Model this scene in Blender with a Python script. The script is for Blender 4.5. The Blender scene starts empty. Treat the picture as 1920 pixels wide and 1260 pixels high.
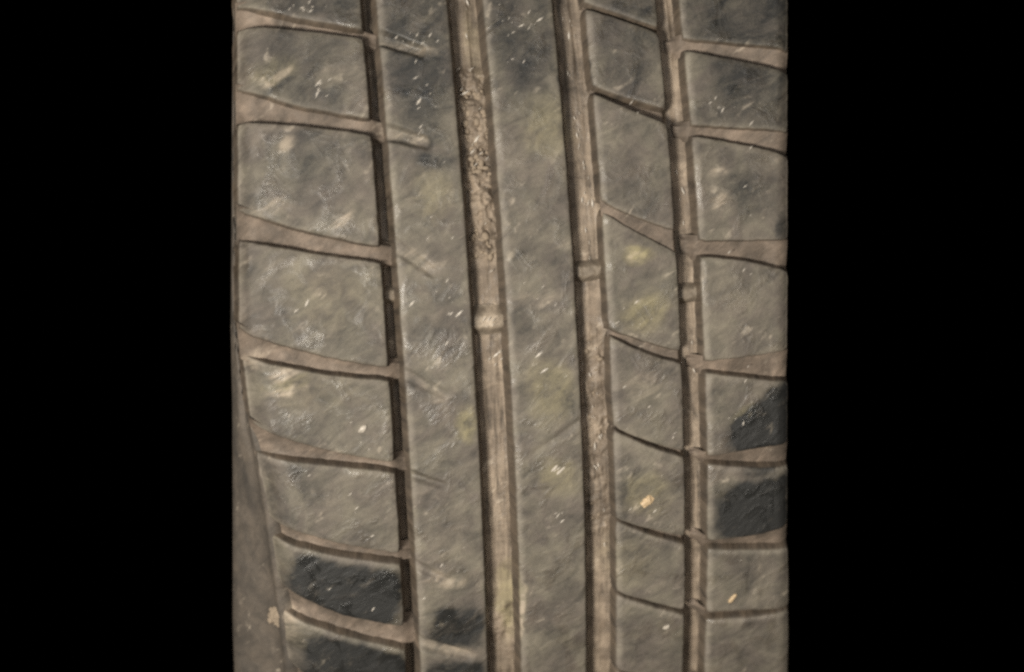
import bpy, math, random
import numpy as np
from mathutils import Matrix, Vector

# ------------------------------------------------------------------ camera, world, light
sc = bpy.context.scene
R = 310.0                      # outer radius of the tyre, millimetres
MM = 0.001
AXLE_Z = R * MM                # the tyre stands on z = 0

cd = bpy.data.cameras.new('camera')
cam = bpy.data.objects.new('camera', cd)
sc.collection.objects.link(cam)
cam.matrix_world = Matrix((
    (0.99112785, 0.07632863, -0.10880961, -0.03323390),
    (-0.11353567, 0.06057268, -0.99168574, -0.61628679),
    (-0.06910312, 0.99524112, 0.06870130, AXLE_Z + 0.01331086),
    (0, 0, 0, 1)))
cd.sensor_width = 36
cd.lens = 75
cd.clip_start = 0.01
cd.clip_end = 50
cd.dof.use_dof = True
cd.dof.focus_distance = 0.632
cd.dof.aperture_fstop = 5.0
sc.camera = cam

w = bpy.data.worlds.new('World')
sc.world = w
w.use_nodes = True
w.node_tree.nodes['Background'].inputs[0].default_value = (0, 0, 0, 1)
w.node_tree.nodes['Background'].inputs[1].default_value = 0

def area(name, loc, aim, size, power, col):
    ld = bpy.data.lights.new(name, 'AREA')
    ld.shape = 'DISK'
    ld.size = size
    ld.energy = power
    ld.color = col
    o = bpy.data.objects.new(name, ld)
    sc.collection.objects.link(o)
    o.location = loc
    o.rotation_euler = (Vector(aim) - Vector(loc)).to_track_quat('-Z', 'Y').to_euler()
    return o

AIM = (0.038, 0.0, AXLE_Z - 0.03)
area('workshop_lamp', (-0.38, -0.78, AXLE_Z - 0.13), AIM, 0.19, 10.9, (1.0, 0.94, 0.84))
area('ceiling_lamp', (-0.15, -1.0, AXLE_Z + 0.6), AIM, 0.5, 1.6, (0.95, 0.97, 1.0))
area('fill_lamp', (0.25, -1.2, AXLE_Z - 0.2), AIM, 0.4, 2.2, (1.0, 0.92, 0.82))  # added weak fill light from lower right, no real source

sc.view_settings.view_transform = 'Standard'
sc.view_settings.look = 'None'
sc.view_settings.exposure = 0
sc.view_settings.gamma = 1
sc.cycles.filter_width = 2.7
sc.cycles.use_denoising = False      # leave the fine grain of a hand-held close-up

# ------------------------------------------------------------------ tread layout (mm)
# lateral position of the groove edges (u) and, per lateral groove, the arc position s of its
# upper and lower edge as a quadratic in u about a reference line
GA, GB, GC, GD, GE, GF, GG, GH = -2.57, 2.95, 22.55, 33.96, 53.34, 63.75, 84.13, 92.14
UL, UR = -42.0, 119.0
LEFT = [
 [[67.9233, -0.2534, -0.0006], [63.4697, -0.1627, -0.0027]],
 [[41.4383, -0.2847, 0.0017], [34.8968, -0.1736, -0.0022]],
 [[4.8737, -0.3192, 0.0022], [-2.061, -0.233, 0.0008]],
 [[-31.0856, -0.3315, 0.0044], [-37.406, -0.2388, 0.0034]],
 [[-59.7744, -0.3398, 0.0035], [-65.362, -0.196, -0.0005]],
 [[-89.1037, -0.3169, 0.0024], [-94.6348, -0.2631, 0.0018]],
 [[-113.7477, -0.4052, 0.0044], [-122.343, -0.3787, -0.0005]]]
MID = [
 [[63.0275, -0.4246, 0.0001], [60.4202, -0.4275, -0.002]],
 [[37.8187, -0.3999, 0.0029], [33.6163, -0.4917, 0.0041]],
 [[2.7374, -0.4794, 0.006], [-2.8206, -0.6286, 0.0051]],
 [[-33.9508, -0.3956, 0.0028], [-38.2358, -0.4692, 0.0075]],
 [[-64.5833, -0.4647, 0.0057], [-67.1801, -0.502, 0.0065]],
 [[-93.0799, -0.391, 0.0021], [-96.0707, -0.4716, 0.0060]],
 [[-118.5076, -0.4254, 0.0015], [-121.2551, -0.4642, 0.0035]]]
RIGHT = [
 [[52.7084, -0.1849, -0.0027], [46.8811, -0.3125, -0.0037]],
 [[27.4056, -0.1323, -0.0018], [21.6453, -0.2841, -0.0034]],
 [[-6.1165, -0.0619, 0.001], [-13.1789, -0.2315, -0.0046]],
 [[-41.0457, 0.0359, 0.0009], [-48.5802, -0.1819, 0.0013]],
 [[-70.3738, 0.0523, -0.0013], [-76.86, -0.1288, 0.0039]],
 [[-99.0336, 0.058, 0.0038], [-104.8228, -0.1132, 0.0026]],
 [[-125.634, -0.0685, -0.001], [-129.193, -0.0239, 0.0025]]]
MID_DEPTH = [4.5, 4.8, 1.5, 3.0, 3.6, 3.6, 4.0]
NOTCH = [  # slots in the left rib: u0, s0, u1, s1, half width, depth
 (2.0, 60.4, 14.9, 54.7, 2.0, 3.0), (2.0, 32.4, 14.6, 28.0, 2.1, 2.8), (2.0, -0.6, 13.6, -9.9, 1.8, 1.1),
 (2.0, -38.2, 14.4, -45.8, 1.6, 0.9), (2.0, -69.2, 12.3, -73.6, 1.1, 1.9), (2.0, -98.6, 12.5, -105.0, 1.2, 1.2),
 (2.0, -126.2, 18.3, -132.8, 1.9, 2.4)]
UP, DOWN = 28.6, -29.0
N_UP, N_DOWN = 5, 6
def extend(rows, n_up, n_down):
    out = [[[c[0] + UP * k] + c[1:] for c in rows[0]] for k in range(n_up, 0, -1)] + rows
    out += [[[c[0] + DOWN * k] + c[1:] for c in rows[-1]] for k in range(1, n_down + 1)]
    return out
LEFT, MID, RIGHT = (extend(t, N_UP, N_DOWN) for t in (LEFT, MID, RIGHT))
MID_DEPTH = [4.0] * N_UP + MID_DEPTH + [3.8] * N_DOWN
NOTCH = [(a, b + UP * k, c, d + UP * k, e, f) for k in range(N_UP, 0, -1) for (a, b, c, d, e, f) in NOTCH[:1]] + NOTCH + \
        [(a, b + DOWN * k, c, d + DOWN * k, e, f) for k in range(1, N_DOWN + 1) for (a, b, c, d, e, f) in NOTCH[-1:]]
S_TOP, S_BOT = 190.0, -290.0

# wear, dirt and dark patches with a place of their own: u, s, radius u, radius s, turn, strength
DARK_BOX = [(-19.5,-105.6,19.0,9.4,-17,1.25), (-19.0,-133.8,19.0,10.0,-19,1.2), (115.0,-64.0,16.5,10.5,33,1.4), (110,-89.8,14.5,9.4,3,1.3), (14.2,-121.5,8.6,7.5,-10,0.85), (13.0,-140,9.5,6.0,0,0.9)]  # boxes of darker rubber, some of them bare of dust
CLEAN_DARK = [(-22,-20,20,26,0,0.22), (-22,-52,18,12,0,0.2), (14,58,15,36,0,0.65), (44,62,12,32,0,0.65), (-18,60,24,22,0,0.55), (110,58,18,42,0,0.75), (76,58,12,30,0,0.6), (58.5,52,4.5,32,0,1.5), (-22,22,18,14,0,0.45), (45,-118,11,22,0,0.12), (-34,-60,8,30,0,0.35), (118.2,-5.8,2.5,7.8,0,0.7), (119.9,59.1,11.0,8.9,0,0.7), (102.1,58.5,6.3,8.0,0,0.35), (44.4,51.8,11,17.0,0,0.45), (13.5,64.1,11.0,9.6,0,0.5), (14.8,42.6,8.7,11.7,0,0.45), (-10.7,70.7,11.0,4.0,0,0.7), (-7.3,55.8,7.1,6.3,0,0.45), (-22.9,32.7,9.4,3.4,0,0.5), (-17.5,23.8,14.2,12.2,0,0.4), (15.6,23.1,7.9,3.1,0,0.6), (106.4,6.0,11.8,9.7,0,0.55), (75.5,63.4,8.7,4.8,0,0.6), (111.7,33.2,10.2,6.3,0,0.5), (15.9,-15.6,6.3,4.3,-20,0.5), (16.3,-46.4,4.7,3.2,-20,0.5), (44.5,-20.8,6.0,3.1,0,0.45), (-38.9,-6.9,7.1,5.3,0,0.4), (-42.9,-32.9,3.9,3.1,0,0.6), (103.8,-114.3,8.7,7.7,0,0.35), (-23.1,-52.0,9.4,4.8,0,0.25), (74.9,30.1,7.9,9.4,0,0.25), (6.4,-28.9,6.3,9.4,0,0.2)]  # dust-free spots, plus broad patches darkening the upper tread
OCHRE = [(72.1,-8.8,5.0,3.4,20,1), (75.0,-26.3,7.9,6.0,30,0.8), (19.2,-55.6,3.5,6.5,0,0.9), (44.6,-47.1,7.6,12.1,0,0.6), (14.0,12.4,7.1,8.4,0,0.35), (46.7,-74.6,7.1,6.8,0,0.5), (30.9,-118.1,4.4,15.3,0,0.7), (71.6,-81.2,8.7,7.8,0,0.5), (-30.6,-38.9,6.6,2.5,10,0.7), (-30.6,52.6,10.2,5.0,10,0.45), (49.7,31.0,8.2,9.3,0,0.45), (103.6,-59.4,4.4,2.7,30,0.7), (-17.3,-14.6,14.2,10.8,0,0.2), (-22.4,-42.4,14.2,6.3,0,0.2), (67.2,-104.9,9.4,9.2,0,0.2), (30.1,58.2,3.1,12.7,0,0.3)]
LITE = [(9,57.2,7.5,1.7,-24,.5), (9,30,7.5,1.8,-20,.5), (8,-5.5,6.5,1.5,-38,.3), (8,-42,7,1.4,-32,.25), (9,-129.6,9,1.8,-22,.4), (34.2,-119,0.7,10,0,1.3), (-30.7,50.7,7.1,1.9,25,0.9), (100.2,3.3,3.9,4.4,-40,0.7), (99.0,14.1,3.9,1.9,0,0.6), (-13.3,7.9,5.0,1.7,30,0.8), (-27.9,31.5,4.1,2.5,30,0.7), (10.4,-5.5,6.0,3.4,-35,0.3), (12.0,-45.3,3.8,1.9,-20,0.25), (-32.0,-36.1,3.5,2.5,0,0.8), (-30.3,-41.0,5.7,1.9,10,0.8), (11.4,28.8,4.4,2.2,-20,0.8), (12.8,55.8,6.3,2.2,-20,0.7), (72.0,-9.5,3.5,1.6,10,0.7), (-32.8,12.6,6.3,3.0,0,0.5), (-12.4,49.9,6.3,3.4,20,0.4), (43.0,-19.2,6.3,3.1,15,0.35), (56.7,-1.4,7.9,2.2,25,0.3), (71.7,-46.9,7.9,4.0,0,0.3), (11.9,-104.8,7.9,2.6,-12,0.5), (12.6,-129.8,7.9,3.2,-12,0.6), (-43.4,-117.7,5.5,7.6,0,0.9), (-40.0,-31.6,6.3,2.3,20,0.5), (28.8,-25.1,4.7,3.4,0,1.5)]

# ------------------------------------------------------------------ helpers
def vnoise(x, y, seed=0):
    xi = np.floor(x).astype(np.int64); yi = np.floor(y).astype(np.int64)
    fx = x - xi; fy = y - yi
    fx = fx * fx * (3 - 2 * fx); fy = fy * fy * (3 - 2 * fy)
    def h(a, b):
        n = (a * 374761393 + b * 668265263 + seed * 974711) & 0xffffffff
        n = ((n ^ (n >> 13)) * 1274126177) & 0xffffffff
        return ((n ^ (n >> 16)) & 0xffff) / 65535.0
    return (h(xi, yi) * (1 - fx) + h(xi + 1, yi) * fx) * (1 - fy) + (h(xi, yi + 1) * (1 - fx) + h(xi + 1, yi + 1) * fx) * fy

def fbm(x, y, scale, seed=0, octv=4):
    t = 0; a = 0.5; f = 1.0 / scale
    for k in range(octv):
        t = t + a * (vnoise(x * f, y * f, seed + k * 17) - 0.5); a *= 0.55; f *= 2.03
    return t                                  # about -0.5 .. 0.5

def smooth(t):
    t = np.clip(t, 0, 1); return t * t * (3 - 2 * t)

def blobs(table, u, s):
    uu = u + 6 * fbm(u, s, 9, 5); ss = s + 6 * fbm(u, s, 9, 55)
    t = np.zeros_like(u)
    for (cu, cs, ru, rs, ang, wgt) in table:
        c, n = math.cos(math.radians(ang)), math.sin(math.radians(ang))
        du = uu - cu; ds = ss - cs
        a = (du * c + ds * n) / ru; b = (-du * n + ds * c) / rs
        t = np.maximum(t, wgt * smooth(1.55 - np.sqrt(a * a + b * b) * 1.25))
    if table is CLEAN_DARK:
        uu = u + 3.0 * fbm(u, s, 6, 5); ss = s + 2.6 * fbm(u, s, 6, 55)
        for (cu, cs, ru, rs, ang, wgt) in DARK_BOX:
            c, n = math.cos(math.radians(ang)), math.sin(math.radians(ang))
            du = uu - cu; ds = ss - cs
            a = np.abs(du * c + ds * n) / ru; b = np.abs(-du * n + ds * c) / rs
            r_ = (a ** 5 + b ** 5) ** 0.2
            t = np.maximum(t, wgt * smooth((1.32 - r_) / 0.62))
    return t

def crown(u):
    dl = np.maximum(0, -36 - u); dr = np.maximum(0, u - 115.5)
    return -2.0 * ((u - 38) / 80) ** 2 - dl * dl / 14 - dr * dr / 9

# shoulder edges bent a few millimetres so the outline stands straight in view
OUTLINE_S = (-300, -170, -130, -83, -50, -23, 12, 42, 74, 120, 200)
OUTLINE_L = (4.0, 4.0, 4.0, 2.0, -0.6, -1.8, 0.6, 2.6, 4.8, 6.0, 6.0)
EDGE_S = (-300, -200, -150, -99, -64, -36, 0, 32, 64, 110, 200)
EDGE_R = (0.5, 0.5, -0.3, -2.4, -2.5, -1.9, -0.2, 2.1, 5.3, 7.5, 7.5)
def fit_outline(u, s):
    return u + np.interp(s, OUTLINE_S, OUTLINE_L) * smooth((-18 - u) / 20) + np.interp(s, EDGE_S, EDGE_R) * smooth((u - 100) / 17)

def worn(s):  # blend sinking the lower left block ends to suit the view, not wear
    return smooth((-25 - s) / 60)

def point(u, s, z):
    th = s / R; r = R + z
    u = fit_outline(u, s)
    return np.stack([u * MM, (R - r * np.cos(th)) * MM, r * np.sin(th) * MM + AXLE_Z], -1)

def quad(c, u, u0):
    d = u - u0
    return c[0] + c[1] * d + c[2] * d * d

def make_mesh(name, P, faces, u, s, mat, parent=None, edge=None, wall=None):
    me = bpy.data.meshes.new(name)
    faces = np.asarray(faces, dtype=np.int32)
    me.vertices.add(len(P)); me.vertices.foreach_set('co', P.astype(np.float32).ravel())
    nf = len(faces); k = faces.shape[1]
    me.loops.add(nf * k); me.loops.foreach_set('vertex_index', faces.ravel())
    me.polygons.add(nf)
    me.polygons.foreach_set('loop_start', np.arange(0, nf * k, k, dtype=np.int32))
    me.update(calc_edges=True)
    me.polygons.foreach_set('use_smooth', np.ones(nf, dtype=bool))
    uvl = me.uv_layers.new(name='UVMap')
    uv = np.stack([u, s], -1)[faces.ravel()] / 10.0
    uvl.data.foreach_set('uv', uv.astype(np.float32).ravel())
    for nm, tab in (('clean_dark', CLEAN_DARK), ('ochre', OCHRE), ('lite', LITE)):
        at = me.attributes.new(nm, 'FLOAT', 'POINT')
        at.data.foreach_set('value', blobs(tab, u, s).astype(np.float32))
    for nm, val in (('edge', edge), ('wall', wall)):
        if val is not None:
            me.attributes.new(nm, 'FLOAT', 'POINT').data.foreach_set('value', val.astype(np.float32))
    me.materials.append(mat)
    me.validate()
    o = bpy.data.objects.new(name, me)
    sc.collection.objects.link(o)
    if parent: o.parent = parent
    return o

def grid_faces(n, m, off=0):
    i, j = np.meshgrid(np.arange(n - 1), np.arange(m - 1), indexing='ij')
    a = (i * m + j).ravel() + off
    return np.stack([a, a + m, a + m + 1, a + 1], -1)

def block(name, ul, ur, fbot, ftop, mat, parent, step=0.5, seed=0, chl=(1.5, 0.45), chr_=(0.6, 0.2),
          cht=(0.9, 0.28), chb=(0.5, 0.18), extra=None, lift=0.0, depth=10.6, rough=1.0, draft=2.2):
    """One rubber block: gridded, worn top, rounded edges and drafted walls down to the tread base."""
    n = max(4, int((ur - ul) / step)); um = (ul + ur) / 2
    h = abs(float(ftop(np.array([um]))[0] - fbot(np.array([um]))[0]))
    m = max(4, int(h / step))
    a, b = np.meshgrid(np.linspace(0, 1, n), np.linspace(0, 1, m), indexing='ij')
    U = ul + (ur - ul) * a
    sb, st = fbot(U), ftop(U)
    S = sb + (st - sb) * b
    # worn corners: pull the corner vertices in a little
    dl = (U - ul); dr = (ur - U); dt = (st - S); db = (S - sb)
    for d1, d2, su, ss in ((dl, dt, 1, -1), (dl, db, 1, 1), (dr, dt, -1, -1), (dr, db, -1, 1)):
        k = np.clip(1 - (d1 + d2) / 1.6, 0, 1) * 0.25
        U = U + su * k; S = S + ss * k
    # edges not quite straight
    e = np.clip(1 - np.minimum(np.minimum(dl, dr), np.minimum(dt, db)) / 2.0, 0, 1)
    U = U + e * (0.35 * fbm(U, S, 7.0, seed + 3) + 0.25 * fbm(U, S, 1.8, seed + 5)) * rough
    S = S + e * (0.5 * fbm(U, S, 7.0, seed + 4) + 0.3 * fbm(U, S, 1.8, seed + 6)) * rough
    Z = crown(U) + lift
    jit = 1 + 1.6 * fbm(U, S, 4.0, 91)
    E = np.maximum.reduce([np.clip(1.25 - d / (w_ * jit), 0, 1) * k_ for d, w_, k_ in ((dl, 1.4, 0.75), (dr, 0.9, 0.4), (dt, 1.2, 0.6), (db, 0.7, 0.2))])
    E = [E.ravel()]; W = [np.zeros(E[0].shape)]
    for d, (wd, dp) in ((dl, chl), (dr, chr_), (dt, cht), (db, chb)):
        Z = Z - dp * np.clip(1 - d / wd, 0, 1) ** 1.4
    Z = Z + 0.5 * fbm(U, S, 11, 21) + 0.16 * fbm(U * 0.8 + S * 0.6, S * 0.8 * 2.2 - U * 0.6 * 2.2, 3.2, 31) * rough
    if extra is not None:
        Z = Z + extra(U, S)
    V = [np.stack([U.ravel(), S.ravel(), Z.ravel()], -1)]
    F = [grid_faces(n, m)]
    idx = np.arange(n * m).reshape(n, m)
    loop = np.concatenate([idx[:-1, 0], idx[-1, :-1], idx[:0:-1, -1], idx[0, :0:-1]])
    L = V[0][loop]
    d = np.roll(L[:, :2], -1, 0) - np.roll(L[:, :2], 1, 0)
    nrm = np.stack([d[:, 1], -d[:, 0]], -1)
    nrm /= np.linalg.norm(nrm, axis=1)[:, None] + 1e-9
    for c_ in (0, n - 1, n + m - 2, 2 * n + m - 3):
        nrm[c_] *= 1.35
    prev = loop; off = n * m; q = len(loop)
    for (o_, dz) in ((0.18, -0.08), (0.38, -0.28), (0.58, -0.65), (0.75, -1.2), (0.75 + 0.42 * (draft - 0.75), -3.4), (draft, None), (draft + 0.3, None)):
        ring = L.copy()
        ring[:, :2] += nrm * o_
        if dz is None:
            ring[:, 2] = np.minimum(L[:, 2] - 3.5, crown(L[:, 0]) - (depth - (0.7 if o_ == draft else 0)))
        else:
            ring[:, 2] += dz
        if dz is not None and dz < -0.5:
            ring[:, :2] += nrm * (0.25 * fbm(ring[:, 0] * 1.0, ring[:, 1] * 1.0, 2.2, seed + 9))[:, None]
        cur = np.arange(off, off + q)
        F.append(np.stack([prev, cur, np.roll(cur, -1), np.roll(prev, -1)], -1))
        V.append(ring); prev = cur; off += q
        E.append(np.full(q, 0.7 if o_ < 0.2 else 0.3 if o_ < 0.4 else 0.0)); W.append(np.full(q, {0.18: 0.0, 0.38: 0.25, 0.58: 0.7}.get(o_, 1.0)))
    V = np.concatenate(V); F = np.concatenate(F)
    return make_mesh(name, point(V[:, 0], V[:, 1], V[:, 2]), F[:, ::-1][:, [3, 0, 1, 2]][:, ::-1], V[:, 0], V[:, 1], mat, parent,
                     edge=np.concatenate(E), wall=np.concatenate(W))

def sheet(name, ul, ur, fbot, ftop, zfun, mat, parent, step=0.5):
    n = max(4, int((ur - ul) / step)); um = np.array([(ul + ur) / 2])
    m = max(4, int(abs(float(ftop(um)[0] - fbot(um)[0])) / step))
    a, b = np.meshgrid(np.linspace(0, 1, n), np.linspace(0, 1, m), indexing='ij')
    U = ul + (ur - ul) * a
    S = fbot(U) + (ftop(U) - fbot(U)) * b
    Z = zfun(U, S, a, b)
    return make_mesh(name, point(U, S, Z).reshape(-1, 3), grid_faces(n, m), U.ravel(), S.ravel(), mat, parent)

# ------------------------------------------------------------------ materials
def rubber(name, dust_a, dust_b, bare, dust_amt, streak=1.0, gloss=0.5, bump=1.0, along=False, rubbed=1.0):
    m = bpy.data.materials.new(name); m.use_nodes = True
    nt = m.node_tree; N = nt.nodes; K = nt.links
    bs = N['Principled BSDF']
    def nd(t, **kw):
        x = N.new(t)
        for k, v in kw.items(): setattr(x, k, v)
        return x
    def math_(op, a, b=None, clamp=False):
        x = nd('ShaderNodeMath', operation=op, use_clamp=clamp)
        for i, v in enumerate((a, b)):
            if v is None: continue
            if isinstance(v, (int, float)): x.inputs[i].default_value = v
            else: K.new(v, x.inputs[i])
        return x.outputs[0]
    def mix(f, a, b, blend='MIX'):
        x = nd('ShaderNodeMix', data_type='RGBA', blend_type=blend)
        for i, v in ((0, f), (6, a), (7, b)):
            if isinstance(v, (int, float)): x.inputs[i].default_value = v
            elif isinstance(v, tuple): x.inputs[i].default_value = v + (1,)
            else: K.new(v, x.inputs[i])
        return x.outputs[2]
    uv = nd('ShaderNodeUVMap', uv_map='UVMap').outputs[0]
    def noise(scale, detail=5, rough=0.6, turn=0, sx=1, sy=1, dist=0.0, off=0):
        mp = nd('ShaderNodeMapping')
        # rotate first, then stretch: two mapping nodes
        mp.inputs['Rotation'].default_value = (0, 0, math.radians(turn))
        mp.inputs['Location'].default_value = (off, off * 0.7, 0)
        K.new(uv, mp.inputs['Vector'])
        m2 = nd('ShaderNodeMapping'); m2.inputs['Scale'].default_value = (sx, sy, 1)
        K.new(mp.outputs[0], m2.inputs['Vector'])
        x = nd('ShaderNodeTexNoise'); x.noise_dimensions = '2D'
        x.inputs['Scale'].default_value = scale; x.inputs['Detail'].default_value = detail
        x.inputs['Roughness'].default_value = rough; x.inputs['Distortion'].default_value = dist
        K.new(m2.outputs[0], x.inputs['Vector'])
        return x.outputs[0]
    def ramp(v, lo, hi, a=0.0, b=1.0):
        x = nd('ShaderNodeMapRange'); x.clamp = True
        K.new(v, x.inputs[0])
        for i, t in zip((1, 2, 3, 4), (lo, hi, a, b)): x.inputs[i].default_value = t
        return x.outputs[0]
    def attr(n_): return nd('ShaderNodeAttribute', attribute_name=n_).outputs['Fac']
    turn = 0 if along else -38
    sx, sy = (2.6, 0.22) if along else (0.9, 4.5)
    blotch = noise(0.55, 6, 0.62, dist=0.6)
    patch = noise(1.7, 6, 0.66, turn=turn, sx=0.8, sy=1.6, dist=0.5, off=7)
    st = noise(2.6, 6, 0.62, turn=turn, sx=sx, sy=sy, dist=0.5, off=3)
    st2 = noise(1.3, 5, 0.62, turn=turn if along else turn + 14, sx=2.6 if along else 0.8, sy=0.5 if along else 2.4, dist=0.8, off=13)
    where = ramp(noise(0.8, 4, 0.6, dist=0.7, off=41), 0.42, 0.62, 0.15, 1.0)
    st = math_('ADD', math_('MULTIPLY', math_('SUBTRACT', st, 0.5), where), 0.5)
    fine = noise(26, 4, 0.7, off=5)
    edge = attr('edge'); wall = attr('wall')
    clean_dark = math_('MULTIPLY', attr('clean_dark'), rubbed)
    clean_dark = math_('MULTIPLY', clean_dark, ramp(math_('ADD', math_('MULTIPLY', patch, 0.7), math_('MULTIPLY', clean_dark, 0.55)), 0.34, 0.74, 0.4, 1.0)); ochre = attr('ochre'); lite = attr('lite')
    # how thick the dust film lies
    d = math_('ADD', math_('MULTIPLY', math_('SUBTRACT', blotch, 0.5), 1.15), dust_amt)
    d = math_('ADD', d, math_('MULTIPLY', math_('SUBTRACT', patch, 0.5), 0.85))
    d = math_('ADD', d, math_('MULTIPLY', math_('SUBTRACT', st, 0.5), (1.0 if along else 0.4) * streak))
    d = math_('ADD', d, math_('MULTIPLY', math_('SUBTRACT', st2, 0.5), 0.6 * streak))
    d = math_('ADD', d, math_('MULTIPLY', math_('SUBTRACT', fine, 0.5), 0.75))
    d = math_('SUBTRACT', d, math_('MULTIPLY', clean_dark, 0.66))
    d = math_('ADD', d, math_('MULTIPLY', lite, 0.4))
    d = math_('ADD', d, math_('MULTIPLY', edge, 0.36))
    d = ramp(d, 0.0, 1.0)
    tone = ramp(noise(0.9, 5, 0.6, dist=0.4, off=21), 0.36, 0.64)
    dust = mix(tone, dust_a, dust_b)
    dust = mix(math_('MULTIPLY', ochre, ramp(patch, 0.30, 0.55, 0.35, 1.0), True), dust, (0.33, 0.285, 0.165))
    dust = mix(math_('MULTIPLY', lite, ramp(st2, 0.36, 0.58), True), dust, (0.46, 0.38, 0.29))
    dust = mix(math_('MULTIPLY', math_('MULTIPLY', edge, 0.5), ramp(patch, 0.3, 0.6)), dust, (0.28, 0.25, 0.21))
    glint_wisp = math_('MULTIPLY', ramp(noise(1.7, 3, 0.55, turn=-40, sx=1.0, sy=2.4, dist=0.3, off=51), 0.60, 0.72), ramp(noise(0.7, 3, 0.6, off=61), 0.54, 0.66))
    dust = mix(math_('MULTIPLY', glint_wisp, 0.45), dust, (0.50, 0.43, 0.34))  # pale streaks in the dust colour standing in for glints
    d = math_('ADD', d, math_('MULTIPLY', glint_wisp, 0.3), True)
    col = mix(d, bare, dust)
    col = mix(wall, col, mix(ramp(patch, 0.32, 0.66), (0.070, 0.056, 0.043), (0.165, 0.128, 0.094)))  # bare brown groove walls, with groove shade darkened into their colour
    K.new(col, bs.inputs['Base Color'])
    film = ramp(noise(1.1, 4, 0.6, dist=0.5, off=31), 0.50, 0.66)
    glint = noise(3.4, 2, 0.5, turn=-40, sx=0.8, sy=2.2, dist=0.4, off=71)
    glint = math_('MULTIPLY', math_('MULTIPLY', glint, film), 1.1 * gloss)
    rg = math_('SUBTRACT', 0.74, math_('MULTIPLY', math_('MULTIPLY', film, 0.52), gloss))
    rg = math_('SUBTRACT', rg, math_('MULTIPLY', clean_dark, 0.14))
    rg = math_('MAXIMUM', rg, 0.24)
    K.new(rg, bs.inputs['Roughness'])
    bs.inputs['Specular IOR Level'].default_value = 0.5
    hgt = math_('ADD', math_('MULTIPLY', st, 0.4), math_('MULTIPLY', st2, 0.7))
    hgt = math_('ADD', hgt, math_('MULTIPLY', patch, 1.0))
    hgt = math_('ADD', hgt, math_('MULTIPLY', fine, 0.16))
    hgt = math_('ADD', hgt, glint)
    b = nd('ShaderNodeBump'); b.inputs['Strength'].default_value = min(1.0, bump)
    b.inputs['Distance'].default_value = 0.00026 * bump
    K.new(hgt, b.inputs['Height']); K.new(b.outputs[0], bs.inputs['Normal'])
    return m

BARE = (0.023, 0.023, 0.022)
TREAD = rubber('dusty_tread_rubber', (0.222, 0.195, 0.149), (0.170, 0.143, 0.117), BARE, 0.66, gloss=0.85)
FLOOR = rubber('dirt_filled_groove_rubber', (0.40, 0.318, 0.236), (0.24, 0.188, 0.140), (0.045, 0.035, 0.026), 0.68, streak=1.9, bump=1.2, along=True, rubbed=0.35)
LATERAL = rubber('dusty_slot_rubber', (0.300, 0.232, 0.178), (0.155, 0.122, 0.094), (0.05, 0.040, 0.031), 0.62, streak=1.3, gloss=0.2, rubbed=0.0)
SIDE = rubber('dusty_sidewall_rubber', (0.150, 0.123, 0.097), (0.100, 0.084, 0.068), (0.03, 0.028, 0.026), 0.7, streak=0.5, gloss=0.2)
SHADE_FLOOR = rubber('shaded_groove_rubber', (0.19, 0.146, 0.105), (0.14, 0.110, 0.082), (0.04, 0.033, 0.026), 0.75, streak=1.2, along=True, rubbed=0.0)  # narrow first groove: its shade darkened into the dirt colour
WEAR = rubber('pale_wear_bar_rubber', (0.27, 0.22, 0.165), (0.20, 0.165, 0.125), (0.05, 0.04, 0.03), 0.75, streak=0.6, gloss=0.4)

def plain(name, col, rough, spec=0.5, coat=0.0):
    m = bpy.data.materials.new(name); m.use_nodes = True
    nt = m.node_tree; bs = nt.nodes['Principled BSDF']
    tc = nt.nodes.new('ShaderNodeTexCoord'); n = nt.nodes.new('ShaderNodeTexNoise')
    n.inputs['Scale'].default_value = 900; n.inputs['Detail'].default_value = 4
    nt.links.new(tc.outputs['Object'], n.inputs['Vector'])
    r = nt.nodes.new('ShaderNodeMix'); r.data_type = 'RGBA'
    r.inputs[6].default_value = tuple(c * 0.6 for c in col) + (1,); r.inputs[7].default_value = tuple(min(1, c * 1.25) for c in col) + (1,)
    nt.links.new(n.outputs[0], r.inputs[0]); nt.links.new(r.outputs[2], bs.inputs['Base Color'])
    bs.inputs['Roughness'].default_value = rough; bs.inputs['Specular IOR Level'].default_value = spec
    bs.inputs['Coat Weight'].default_value = coat
    return m

# ------------------------------------------------------------------ the tyre
tyre = bpy.data.objects.new('tire', None)
sc.collection.objects.link(tyre)
tyre.location = (0, 0, 0)
tyre['label'] = 'worn, dusty black rubber car tire tread filling the whole picture'
tyre['category'] = 'tire'

# carcass: body of revolution under the tread, shoulders, sidewalls, beads and inner liner
prof = [(-30, -11.2), (-36, -10.2), (-39.5, -7.8), (-42.2, -7.6), (-43.3, -10.0), (-43.5, -17), (-42.8, -30), (-42, -52), (-37, -80), (-29, -100), (-22, -108), (-14, -106),
        (-18, -98), (-28, -76), (-34, -50), (-30, -26), (-15, -18), (38, -17), (92, -18), (107, -26), (111, -50), (105, -76), (95, -98), (91, -106), (99, -108), (106, -100),
        (114, -80), (119, -52), (120.6, -30), (120.5, -17), (120.2, -10), (119.6, -8.3), (117, -8.6), (112, -10.5), (105, -11.2), (38, -11.2)]
def refine(pr, k):
    pr = np.array(pr, float); n = len(pr); out = []
    for i in range(n):
        p0, p1, p2, p3 = pr[i - 1], pr[i], pr[(i + 1) % n], pr[(i + 2) % n]
        for j in range(k):
            t = j / k
            out.append(0.5 * ((2 * p1) + (-p0 + p2) * t + (2 * p0 - 5 * p1 + 4 * p2 - p3) * t * t + (-p0 + 3 * p1 - 3 * p2 + p3) * t ** 3))
    return np.array(out)
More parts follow.
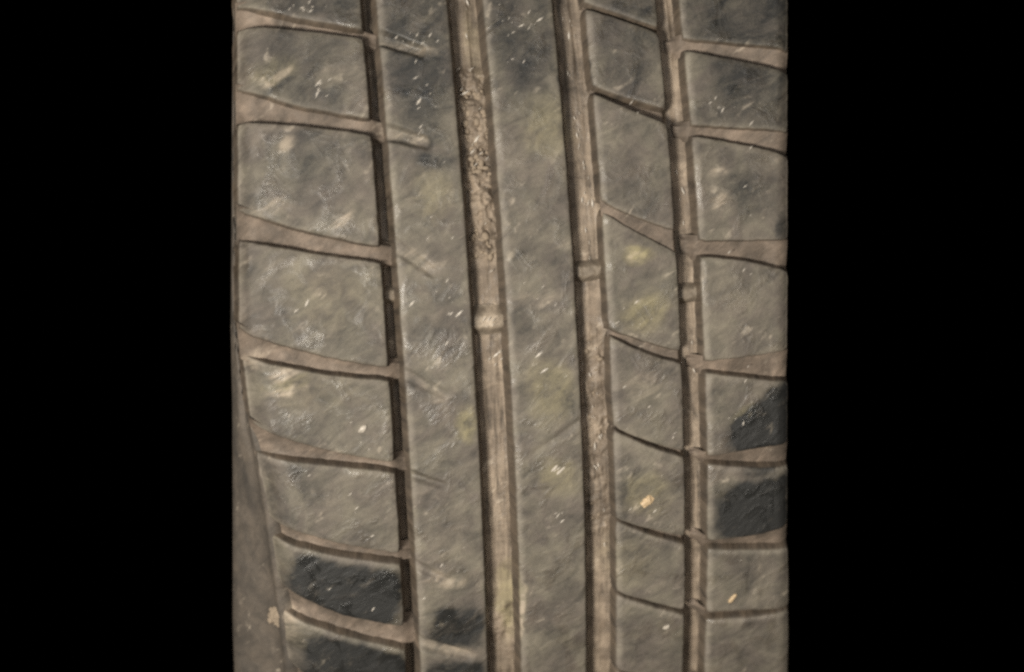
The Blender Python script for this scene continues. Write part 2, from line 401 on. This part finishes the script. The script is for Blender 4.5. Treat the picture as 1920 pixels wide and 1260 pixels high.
pr = refine(prof, 4)
NT = 900
th = np.linspace(0, 2 * np.pi, NT, endpoint=False) - np.pi
Uc = np.repeat(pr[:, 0][None], NT, 0); Zc = np.repeat(pr[:, 1][None], NT, 0); Sc = np.repeat((th * R)[:, None], len(pr), 1)
# left sidewall pushed out lower down to keep its outline straight in view
outline_push = np.interp(th * R, (-900, -600, -180, -130, -83, -50, -23, 74, 300), (0, 17, 17, 14.9, 9.5, 4.6, 1.9, 0.8, 0.8))
wgt = smooth((-9.0 - Zc) / 14) * smooth((Zc + 104) / 50)
Uc = Uc - outline_push[:, None] * wgt * (Uc < 10)
Zc = Zc + (1.4 * fbm(Uc, Sc, 9, 71) + 1.9 * fbm(Uc + Zc, Sc, 4.0, 73)) * (Uc < 10)
Zc = Zc - 3.6 * (1 - worn(Sc)) * smooth((Uc + 46) / 1.5) * smooth((-33 - Uc) / 4) * (Zc > -13)
Pc = point(Uc, Sc, Zc).reshape(-1, 3)
q = len(pr)
i, j = np.meshgrid(np.arange(NT), np.arange(q), indexing='ij')
Fc = np.stack([i * q + j, i * q + (j + 1) % q, ((i + 1) % NT) * q + (j + 1) % q, ((i + 1) % NT) * q + j], -1).reshape(-1, 4)
arc = Uc + Zc                                                     # runs on down the sidewall
make_mesh('carcass', Pc, Fc, arc.ravel(), Sc.ravel(), SIDE, tyre)

def const(v): return lambda U: np.full_like(U, v)
def near(s): return -170 < s < 100

# circumferential ribs
def notches(U, S):
    t = np.zeros_like(U)
    for (u0, s0, u1, s1, hw, dp) in NOTCH:
        L_ = math.hypot(u1 - u0, s1 - s0); c, n = (u1 - u0) / L_, (s1 - s0) / L_
        a = (U - u0) * c + (S - s0) * n
        b = -(U - u0) * n + (S - s0) * c + 0.5 * fbm(U, S, 3, 61)
        k = smooth((hw * (1.1 - 0.35 * a / L_) - np.abs(b)) / 1.5 + 0.5) * smooth((L_ - a) / 2.0 + 0.5)
        t = np.minimum(t, -dp * k * (1 - 0.4 * np.clip(a / L_, 0, 1)))
    return t
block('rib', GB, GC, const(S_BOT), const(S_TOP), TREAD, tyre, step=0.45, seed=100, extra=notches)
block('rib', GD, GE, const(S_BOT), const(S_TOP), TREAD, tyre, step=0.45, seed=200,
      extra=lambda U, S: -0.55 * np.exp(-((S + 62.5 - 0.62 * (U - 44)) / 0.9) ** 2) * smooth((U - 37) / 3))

# blocks between the lateral grooves
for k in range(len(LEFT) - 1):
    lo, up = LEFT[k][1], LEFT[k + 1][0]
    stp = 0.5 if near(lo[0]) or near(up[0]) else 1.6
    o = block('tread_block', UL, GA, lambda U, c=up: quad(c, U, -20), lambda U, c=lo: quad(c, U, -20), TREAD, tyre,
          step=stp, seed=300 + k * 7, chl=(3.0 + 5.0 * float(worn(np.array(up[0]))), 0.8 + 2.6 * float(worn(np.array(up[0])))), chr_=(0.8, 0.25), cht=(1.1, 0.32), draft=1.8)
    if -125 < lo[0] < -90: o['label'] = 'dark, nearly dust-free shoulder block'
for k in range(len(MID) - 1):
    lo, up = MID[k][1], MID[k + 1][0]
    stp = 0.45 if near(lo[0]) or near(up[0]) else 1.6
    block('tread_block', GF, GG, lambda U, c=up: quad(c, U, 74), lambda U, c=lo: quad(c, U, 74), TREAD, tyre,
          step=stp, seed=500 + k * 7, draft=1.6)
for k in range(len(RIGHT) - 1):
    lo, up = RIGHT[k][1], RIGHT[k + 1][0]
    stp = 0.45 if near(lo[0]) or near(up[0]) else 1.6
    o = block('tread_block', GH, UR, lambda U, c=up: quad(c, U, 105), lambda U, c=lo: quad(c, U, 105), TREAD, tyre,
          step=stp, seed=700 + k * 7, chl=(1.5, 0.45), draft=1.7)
    if -80 < lo[0] < -45: o['label'] = 'shoulder block dark at its outer end'

# groove floors: the four grooves round the tyre
def ring_floor(u0, u1, depth, mud, seed, mat=FLOOR):
    def zf(U, S, a, b):
        t = np.abs(a * 2 - 1)
        z = crown(U) - depth + 1.3 * t ** 6
        z = z + 0.7 * fbm(U * 2.0, S * 0.12, 2.6, seed) + 0.3 * fbm(U, S, 6, seed + 1)
        z = z + 0.7 * np.exp(-((U - (u0 + u1) / 2 - 0.6 + 0.4 * fbm(U * 0, S, 14, seed + 2)) / 0.5) ** 2) * smooth((S - 44) / 6)
        for (s0, s1, h) in mud:
            k = smooth((S - s0) / 5) * smooth((s1 - S) / 5) * (1 - t ** 4)
            lump = 2.0 * fbm(U * 0.9 + S * 0.35, S * 0.9 - U * 0.3, 5.0, seed + 5) + 2.0 * fbm(U, S, 2.3, seed + 8, 3)
            z = z + h * k * (0.5 + lump)
        return z
    return sheet('groove_floor', u0, u1, const(S_BOT), const(S_TOP), zf, mat, tyre, step=0.35)
ring_floor(GA, GB, 8.6, [], 11, SHADE_FLOOR)
ring_floor(GC, GD, 7.4, [(-8, 52, 2.4), (-140, -116, 0.9)], 12)
ring_floor(GE, GF, 7.2, [(-98, -27, 1.2)], 13)
ring_floor(GG, GH, 7.0, [], 14)

# floors of the lateral grooves, running on across the neighbouring groove as low tie bars
for k in range(len(LEFT)):
    up, lo = LEFT[k]
    def zl(U, S, a, b, k=k):
        z = crown(U) - 4.6 + 1.2 * b + 1.6 * (2 * b - 1) ** 2 + (0.8 - 3.2 * worn(S)) * smooth((-33 - U) / 8) - 2.2 * smooth((U - GA + 0.5) / 5.5)
        z = z + 1.0 * np.abs(b * 2 - 1) ** 5 * (U < GA) + 1.2 * fbm(U, S, 6.5, 41) + 0.3 * fbm(U, S, 1.5, 43)
        return z - 4.0 * smooth((np.abs(b * 2 - 1) - 0.62) / 0.3) * smooth((U - GA + 0.8) / 0.8)
    sheet('groove_floor', -43.0, GB + 0.3, lambda U, c=lo: quad(c, U, -20) - 1.2, lambda U, c=up: quad(c, U, -20) + 1.2, zl, LATERAL, tyre,
          step=0.5 if near(up[0]) else 1.5)
for k in range(len(MID)):
    up, lo = MID[k]
    def zm(U, S, a, b, dp=MID_DEPTH[k]):
        return crown(U) - dp + 0.4 * np.abs(b * 2 - 1) ** 4 + 0.5 * fbm(U, S, 4, 47) - 3.0 * smooth((U - GG) / 1.2)
    sheet('groove_floor', GF - 0.6, GG + 1.0, lambda U, c=lo: quad(c, U, 74) - 1.0, lambda U, c=up: quad(c, U, 74) + 1.0, zm, LATERAL, tyre,
          step=0.45 if near(up[0]) else 1.5)
for k in range(len(RIGHT)):
    up, lo = RIGHT[k]
    def zr(U, S, a, b):
        z = crown(U) - 4.6 + 3.2 * b + 0.6 * fbm(U, S, 4, 53) + 0.5 * smooth((U - 112) / 7)
        out = smooth((GH - 0.5 - U) / 3.5)
        return z - out * (3.0 + 2.5 * smooth((np.abs(b * 2 - 1) - 0.5) / 0.4))
    sheet('groove_floor', GH - 5.0, 119.8, lambda U, c=lo: quad(c, U, 105) - 1.0, lambda U, c=up: quad(c, U, 105) + 1.0, zr, LATERAL, tyre,
          step=0.5 if near(up[0]) else 1.5)

# tread wear bars across the four grooves
def wear_bar(uc, s, u0, u1, hl, z0):
    def zf(U, S, a, b):
        e = np.abs(b * 2 - 1)
        return crown(U) + z0 - 3.8 * smooth((e - 0.25) / 0.75) + 1.5 * fbm(U, S, 3.0, 81) + 0.6 * fbm(U, S, 1.2, 83) - 1.2 * np.abs(a * 2 - 1) ** 3
    o = sheet('wear_bar', u0, u1, const(s - hl), const(s + hl), zf, WEAR, tyre, step=0.3)
    return o
wear_bar(0.4, -15.5, GA, GB, 3.4, -5.4)
wear_bar(28.5, -25.1, GC, GD, 4.6, -3.0)
wear_bar(58.9, -12.5, GE, GF, 4.2, -4.2)
wear_bar(88.8, -21.8, GG, GH, 4.0, -4.0)

# ------------------------------------------------------------------ loose bits and glint flecks on the tread
def lump_mesh(name, rx, ry, rz, seed, mat, sub=3, rough=0.35):
    import bmesh
    bm = bmesh.new()
    bmesh.ops.create_icosphere(bm, subdivisions=sub, radius=1.0)
    rnd = random.Random(seed)
    dirs = [(Vector((rnd.uniform(-1, 1), rnd.uniform(-1, 1), rnd.uniform(-1, 1))).normalized(), rnd.uniform(0.6, 0.95)) for _ in range(9)]
    for v in bm.verts:
        p = v.co.copy()
        for dv, lim in dirs:
            t = p.dot(dv)
            if t > lim: p -= dv * (t - lim)
        k = 1 + rough * float(fbm(np.array([p.x * 3 + seed]), np.array([p.y * 3 + p.z * 2]), 1.0, seed)[0])
        v.co = Vector((p.x * rx, p.y * ry, p.z * rz)) * k * MM
    me = bpy.data.meshes.new(name); bm.to_mesh(me); bm.free()
    me.materials.append(mat)
    for f in me.polygons: f.use_smooth = False
    return me

def put(name, me, u, s, z, turn, label, cat, group=None):
    o = bpy.data.objects.new(name, me); sc.collection.objects.link(o)
    th_ = s / R
    nrm = Vector((0, -math.cos(th_), math.sin(th_))); ux = Vector((1, 0, 0)); sy = nrm.cross(ux)
    P = point(np.array([u]), np.array([s]), np.array([z]))[0]
    c, n = math.cos(math.radians(turn)), math.sin(math.radians(turn))
    a = ux * c + sy * n; b = nrm.cross(a)
    o.matrix_world = Matrix(((a.x, b.x, nrm.x, P[0]), (a.y, b.y, nrm.y, P[1]), (a.z, b.z, nrm.z, P[2]), (0, 0, 0, 1)))
    o['label'] = label; o['category'] = cat
    if group: o['group'] = group
    return o

AMBER = plain('amber_grit', (0.62, 0.46, 0.28), 0.5)
PALE = plain('pale_grit', (0.56, 0.50, 0.42), 0.4)
GLINT = plain('pale_glint', (0.68, 0.62, 0.54), 0.25)  # bright colour of the modelled glints
MUD = plain('dry_mud', (0.30, 0.240, 0.178), 0.85, 0.2)
put('grit_chip', lump_mesh('grit_chip', 2.5, 1.4, 0.9, 3, AMBER, 4, 0.6), 73.1, -83.9, -0.25, 45, 'large amber grit chip on a small block right of the centre', 'grit')
put('grit_chip', lump_mesh('grit_chip', 1.9, 0.8, 0.7, 5, AMBER), 99.7, -120.6, -0.9, 50, 'slim golden grit chip on a lower right shoulder block', 'grit')
put('grit_chip', lump_mesh('grit_chip', 1.3, 0.7, 0.6, 6, PALE), 78.9, -128.6, -0.35, 40, 'small pinkish grit chip on the lowest small block', 'grit')
put('grit_chip', lump_mesh('grit_chip', 1.6, 0.9, 0.8, 8, PALE), -10.8, -53.9, -0.5, 40, 'white grit chip on a left shoulder block beside the groove', 'grit')
def mud_mesh(name, seed):
    import bmesh
    r = random.Random(seed); bm = bmesh.new()
    for k in range(22):
        rad = r.uniform(0.8, 2.4) * (1.5 if k < 3 else 1)
        off = Vector((r.gauss(0, 1.8), r.gauss(0, 3.6), r.uniform(-1.3, -0.3)))
        g = bmesh.ops.create_icosphere(bm, subdivisions=3, radius=1.0)
        for v in g['verts']:
            p = v.co
            n_ = float(fbm(np.array([p.x * 2 + k * 9]), np.array([p.y * 2 + p.z * 1.7]), 1.0, seed + k)[0])
            v.co = (Vector((p.x, p.y, p.z * 0.7)) * rad * (1 + 1.1 * n_) + off) * MM
    me = bpy.data.meshes.new(name); bm.to_mesh(me); bm.free(); me.materials.append(MUD)
    for f in me.polygons: f.use_smooth = True
    return me
put('grit_chip', lump_mesh('grit_chip', 1.9, 0.5, 0.35, 12, PALE), 45.0, -71.0, -0.15, 47, 'thin white glint sliver on the centre rib, left one of a pair', 'grit', 'pair of slivers on the centre rib')  # raised pale slivers put in for a pair of glints
put('grit_chip', lump_mesh('grit_chip', 1.7, 0.5, 0.35, 13, PALE), 47.0, -71.8, -0.15, 40, 'thin white glint sliver on the centre rib, right one of a pair', 'grit', 'pair of slivers on the centre rib')
put('mud_clump', mud_mesh('mud_clump', 9), -41.5, -119.0, -9.0, 0, 'dried tan mud clump at the bottom left shoulder edge', 'mud')

# crust of coarse grit caked into the second groove
import bmesh
rc = random.Random(21); bm = bmesh.new()
for k in range(330):
    hi = k < 260
    u = rc.gauss(28.6, 2.2) if hi else rc.gauss(58.8, 1.9)
    s_ = rc.uniform(-6, 50) if hi else rc.uniform(-96, -30)
    if hi and not (GC + 2.2 < u < GD - 1.8) or not hi and not (GE + 2 < u < GF - 1.8): continue
    if vnoise(np.array([s_ / 7.0]), np.array([u / 9.0]), 5)[0] < 0.42: continue
    rad = rc.uniform(0.35, 1.2)
    c0 = point(np.array(u), np.array(s_), np.array(float(crown(np.array(u))) - (6.9 if hi else 7.0) + rc.uniform(-0.35, 0.3)))
    g = bmesh.ops.create_icosphere(bm, subdivisions=1, radius=1.0)
    ax = (rad * rc.uniform(0.7, 1.5), rad * rc.uniform(0.5, 0.9), rad * rc.uniform(0.7, 1.5))
    for v in g['verts']:
        v.co = Vector([float(c0[i_]) + v.co[i_] * ax[i_] * rc.uniform(0.75, 1.2) * MM for i_ in range(3)])
me = bpy.data.meshes.new('grit_crust'); bm.to_mesh(me); bm.free(); me.materials.append(MUD)
for f in me.polygons: f.use_smooth = True
o = bpy.data.objects.new('grit_crust', me); sc.collection.objects.link(o); o.parent = tyre; o['kind'] = 'stuff'

# tiny pale raised flecks standing in for glints on the rubber: too many and too small to count
rnd = random.Random(4)
fv, ff = [], []
SPOTS = [(-19.3, 70.1, 5, 2, 12), (-33.8, 49.7, 4, 2, 5), (-12.5, 8.9, 4, 2, 4), (40.4, 50.4, 2, .7, 2), (44.5, 50.8, 1, .7, 1), (43, 62, 7, 6, 16), (46.0, -71.2, 2.2, .8, 3), (45.6, -85.7, 2, .8, 3), (42, -38, 5, 3, 4),
         (14, 40, 6, 12, 12), (14, 58, 6, 4, 8), (102, 33, 6, 3, 8), (76, 36, 3, 3, 2), (-14, 46, 7, 4, 9), (-30, 30, 4, 3, 4), (44, -20, 6, 5, 5), (73, -26, 6, 6, 6), (18, -20, 3, 4, 4),
         (101, -60, 3, 2, 4), (-25, -105, 1, 1, 1), (60, 15, 2, 40, 12), (29, 25, 4, 20, 12), (60, -60, 3, 30, 12), (40, -45, 3, 4, 2), (-27.5, -17, 1, 1, 1), (20, -105, 30, 25, 8), (75, -70, 9, 20, 8), (-20, -60, 15, 40, 12), (105, -30, 10, 60, 10), (15, 0, 8, 40, 12)]
GROOVE_SPOTS = [(59.0, 50, 2.2, 34, 16, -6.9), (60.0, 18, 2.0, 24, 14, -6.9), (59.2, -62, 2.6, 44, 22, -6.2), (29.0, 62, 1.6, 20, 8, -6.9), (28.6, 24, 3.2, 26, 22, -6.0), (29.5, -33, 2.4, 6, 8, -6.9),
                (28.5, -25.5, 2.5, 1.6, 6, -2.4), (88.6, -40, 1.2, 10, 4, -6.7), (88.2, 20, 1.0, 40, 6, -6.7)]
for (cu, cs, ru, rs, n_, zg) in [t + (None,) for t in SPOTS] + GROOVE_SPOTS:
    for _ in range(n_):
        u = cu + rnd.gauss(0, 0.5) * ru; s = cs + rnd.gauss(0, 0.5) * rs
        if zg is None and not (-38 < u < 117) or zg is None and any(a - 0.6 < u < b + 0.6 for a, b in ((GA, GB), (GC, GD), (GE, GF), (GG, GH))): continue
        L_ = rnd.uniform(0.35, 1.1) * (1.5 if rnd.random() < 0.2 else 1); wd = L_ * rnd.uniform(0.14, 0.24); t = math.radians(rnd.gauss(42, 9) if zg is None or cs < 35 and cu < 40 else rnd.gauss(93, 10))
        zc = float(crown(np.array([u]))[0]) + float(0.5 * fbm(np.array([u]), np.array([s]), 11, 21)[0]) + 0.02
        if zg is not None: zc = float(crown(np.array([u]))[0]) + zg + 0.35
        c, n = math.cos(t), math.sin(t); b0 = len(fv)
        for (a, b, z) in ((-L_, 0, 0), (0, -wd, 0), (L_, 0, 0), (0, wd, 0), (0, 0, 0.16)):
            fv.append(point(np.array(u + a * c - b * n), np.array(s + a * n + b * c), np.array(zc + z)))
        ff += [(b0, b0 + 1, b0 + 4), (b0 + 1, b0 + 2, b0 + 4), (b0 + 2, b0 + 3, b0 + 4), (b0 + 3, b0, b0 + 4)]
me = bpy.data.meshes.new('glint_fleck'); me.from_pydata([tuple(map(float, v)) for v in fv], [], ff); me.materials.append(GLINT)
o = bpy.data.objects.new('glint_fleck', me); sc.collection.objects.link(o); o.parent = tyre; o['kind'] = 'stuff'
